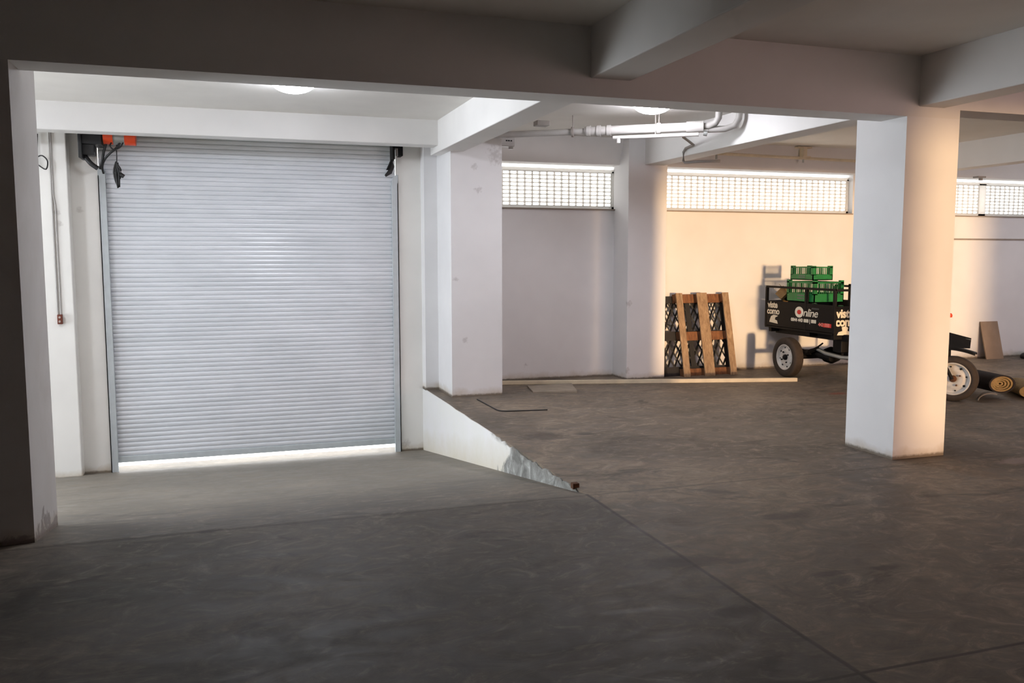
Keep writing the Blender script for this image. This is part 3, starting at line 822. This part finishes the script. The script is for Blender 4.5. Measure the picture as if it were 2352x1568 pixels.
# lettering on the bed
RS = (PI/2, 0, -PI/2)          # reads along -Y on the side facing -X
xs_ = BX0 - .003
text('viste', .125, M_wtext, 'lettering', sideL, (xs_, 10.645, .925), RS, .004, 0, .001, .95, squeeze=1.05)
text('como', .125, M_wtext, 'lettering', sideL, (xs_, 10.66, .835), RS, .004, 0, .001, .95, squeeze=1.05)
m = MB().prism([(10.60,.715),(10.40,.700),(10.42,.745),(10.47,.755),(10.46,.790),(10.42,.80),(10.40,.815),(10.50,.822),(10.56,.80),(10.58,.765)], 'x', xs_-.001, xs_+.002)
m.build('emblem', M_wtext, sideL)
text('nline', .15, M_wtext, 'lettering', sideL, (xs_, 9.845, .845), RS, .001, .25, .001, .9, squeeze=1.2)
vs = []
def disc(cy, cz, ry, rz_, off, mat, nm):
    n = 24
    m = MB().prism([(cy+ry*math.cos(2*PI*k/n), cz+rz_*math.sin(2*PI*k/n)) for k in range(n)], 'x', xs_-.001-off, xs_+.002)
    return m.build(nm, mat, sideL)
disc(9.925, .895, .092, .075, 0, M_wtext, 'emblem')
disc(9.925, .895, .045, .032, .001, M_red, 'emblem')
text('0844 443 888 | 888', .062, M_wtext, 'lettering', sideL, (xs_, 10.10, .765), RS, .003, 0, .001, 1.0, squeeze=1.10)
MB().box(xs_-.0005, xs_+.002, 9.26, 9.42, .727, .778).build('red_bar', M_red, sideL)
text('443 888', .062, simple('pink_lettering', lin(226, 120, 106), .6), 'lettering', sideL, (xs_, 9.515, .735), RS, .003, 0, .001, 1.0, squeeze=1.10)
text('..............', .06, M_dim, 'lettering', sideL, (xs_, 9.66, .955), RS, .006, 0, .001, .9)
yf = BY0 - .004
text('viste', .155, M_wtext, 'lettering', front, (BX0+.03, yf, .865), (PI/2,0,0), .006, 0, .001, .95)
text('como', .155, M_wtext, 'lettering', front, (BX0+.02, yf, .755), (PI/2,0,0), .006, 0, .001, .95)
m = MB().prism([(7.49,.635),(7.72,.635),(7.70,.675),(7.65,.69),(7.66,.73),(7.62,.75),(7.56,.74),(7.57,.69),(7.51,.675)], 'y', yf-.001, yf+.002)
m.build('emblem', M_wtext, front)

# load on the bed
def crate(label, x0, x1, y0, y1, z0, z1, grp):
    r = thing('plastic_crate', label, 'crate', ((x0+x1)/2, (y0+y1)/2, z0), grp)
    m = MB(); t = .012; H = z1-z0
    m.box(x0, x1, y0, y1, z0, z0+.012)                       # base
    for (a, b, c, d) in ((x0,x1,y0,y0+t),(x0,x1,y1-t,y1),(x0,x0+t,y0,y1),(x1-t,x1,y0,y1)):
        m.box(a, b, c, d, z0, z0+H*.40)                       # solid lower band
        m.box(a, b, c, d, z0+H*.86, z0+H*.93)                 # upper band
    for xx, yy in ((x0,y0),(x1-.05,y0),(x0,y1-.05),(x1-.05,y1-.05)):
        m.box(xx, xx+.05, yy, yy+.05, z0+H*.35, z1)            # corner posts
    m.build('crate_body', M_green, r)
    def ribs(a, b, fixed, ax):
        m = MB()
        n = max(3, int((b-a)/.030))
        for k in range(1, n):
            q = a + (b-a)*k/n
            if ax == 'x': m.box(q-.004, q+.004, fixed, fixed+.008, z0+H*.38, z0+H*.88)
            else: m.box(fixed, fixed+.008, q-.004, q+.004, z0+H*.38, z0+H*.88)
        m.build('crate_grille', M_green, r)
    ribs(x0+.05, x1-.05, y0+.002, 'x'); ribs(x0+.05, x1-.05, y1-.010, 'x')
    ribs(y0+.05, y1-.05, x0+.002, 'y'); ribs(y0+.05, y1-.05, x1-.010, 'y')
    xm, ym = (x0+x1)/2, (y0+y1)/2
    for k in range(2): MB().box(x0-.002, x0, ym-.08+.0*k, ym+.06, z0+H*(.14+.13*k), z0+H*(.20+.13*k)).build('crate_print', M_dim, r)
    return r
crate('green plastic crate on top of the stack in the tricycle bed', 7.495, 7.815, 9.735, 10.22, 1.332, 1.525, 'green crates in the tricycle bed')
crate('green plastic crate in the middle of the stack, carrying the top crate', 7.485, 7.96, 9.68, 10.28, 1.03, 1.33, 'green crates in the tricycle bed')
crate('green plastic crate at the bottom of the stack, seen through the rails', 7.48, 7.955, 9.67, 10.27, .668, .99, 'green crates in the tricycle bed')
MC = Matrix.Translation((7.60, 10.50, 1.10)) @ Euler((.6, .5, .4)).to_matrix().to_4x4()
root = thing('cardboard_box', 'crumpled brown cardboard box at the left end of the tricycle bed', 'box', (7.60, 10.5, .668))
MB().obox(MC, -.075,.075,-.075,.075,-.07,.09).build('box_body', M_card, root, .004)
MB().obox(MC, -.08,.08,-.17,-.07,.085,.092).obox(MC, -.16,-.07,-.07,.07,.06,.066).build('box_flap', M_card, root)
MB().obox(MC, -.03,.03,-.077,-.074,-.04,.05).build('box_opening', M_black, root)
tag(MB().box(7.475,7.70,10.36,10.66,.668,.96).build('goods_sack', M_card, None, .05, 4), 'brown sack standing under the cardboard box in the tricycle bed', 'sack')

# ------------------------------------------------------------------ light
w = bpy.data.worlds.new('sky'); S.world = w; w.use_nodes = True
nt = w.node_tree; nt.nodes.clear()
out = nt.nodes.new('ShaderNodeOutputWorld'); bg = nt.nodes.new('ShaderNodeBackground')
tc = nt.nodes.new('ShaderNodeTexCoord'); sp = nt.nodes.new('ShaderNodeSeparateXYZ'); rp = nt.nodes.new('ShaderNodeValToRGB')
nt.links.new(tc.outputs['Generated'], sp.inputs[0])
mr = nt.nodes.new('ShaderNodeMapRange'); mr.inputs[1].default_value = -1; mr.inputs[2].default_value = 1
nt.links.new(sp.outputs[1], mr.inputs[0]); nt.links.new(mr.outputs[0], rp.inputs[0])
e = rp.color_ramp.elements
e[0].position = .40; e[0].color = (.034, .032, .038, 1)
e[1].position = .62; e[1].color = (1, 1, 1, 1)
# warm glow of the low sun, in the direction the sun stands
dp = nt.nodes.new('ShaderNodeVectorMath'); dp.operation = 'DOT_PRODUCT'; dp.inputs[1].default_value = V((.028, -1, .03)).normalized()
nt.links.new(tc.outputs['Generated'], dp.inputs[0])
gm = nt.nodes.new('ShaderNodeMapRange'); gm.interpolation_type = 'SMOOTHSTEP'; gm.inputs[1].default_value = .78; gm.inputs[2].default_value = 1.0
nt.links.new(dp.outputs['Value'], gm.inputs[0])
gx = nt.nodes.new('ShaderNodeMix'); gx.data_type = 'RGBA'; gx.blend_type = 'ADD'; gx.inputs[7].default_value = (1.5, 1.02, .95, 1)
nt.links.new(gm.outputs[0], gx.inputs[0]); nt.links.new(rp.outputs[0], gx.inputs[6])
nt.links.new(gx.outputs[2], bg.inputs[0]); bg.inputs[1].default_value = 5.0
nt.links.new(bg.outputs[0], out.inputs[0])
sun = bpy.data.lights.new('low_sun', 'SUN'); sun.energy = 3.2; sun.color = (1.0, .66, .35); sun.angle = math.radians(3.3)
so = bpy.data.objects.new('low_sun', sun); C.objects.link(so)
d = V((-.028, 1, -.004)).normalized()
so.rotation_euler = d.to_track_quat('-Z', 'Y').to_euler()
so.location = (8, -10, 2)
al = bpy.data.lights.new('doorway_daylight', 'AREA'); al.shape = 'RECTANGLE'; al.size = 4.0; al.size_y = 3.0; al.energy = 680; al.color = (.86, .93, 1)
ao = bpy.data.objects.new('doorway_daylight', al); C.objects.link(ao)
ao.location = (XL-2.2, 8.9, .8); ao.rotation_euler = V((1,0,0)).to_track_quat('-Z', 'Y').to_euler()

# ------------------------------------------------------------------ camera
cam = bpy.data.cameras.new('camera'); co = bpy.data.objects.new('camera', cam); C.objects.link(co)
yaw, pitch, roll, f = .3208, -.0980, -.0007, 1978.5
co.location = (0, 0, 1.65)
co.rotation_euler = (Matrix.Rotation(-yaw, 3, 'Z') @ Matrix.Rotation(PI/2+pitch, 3, 'X') @ Matrix.Rotation(roll, 3, 'Z')).to_euler()
cam.sensor_width = 36; cam.lens = f/2352*36; cam.clip_start = .05
S.camera = co
S.view_settings.view_transform = 'Standard'; S.view_settings.look = 'None'
S.view_settings.exposure = 0; S.view_settings.gamma = 1; S.view_settings.use_curve_mapping = False
S.cycles.max_bounces = 7; S.cycles.diffuse_bounces = 6; S.cycles.glossy_bounces = 3; S.cycles.transmission_bounces = 3; S.cycles.use_adaptive_sampling = True; S.cycles.adaptive_threshold = .1; S.cycles.adaptive_min_samples = 16; S.cycles.use_denoising = True
S.cycles.sample_clamp_indirect = 6
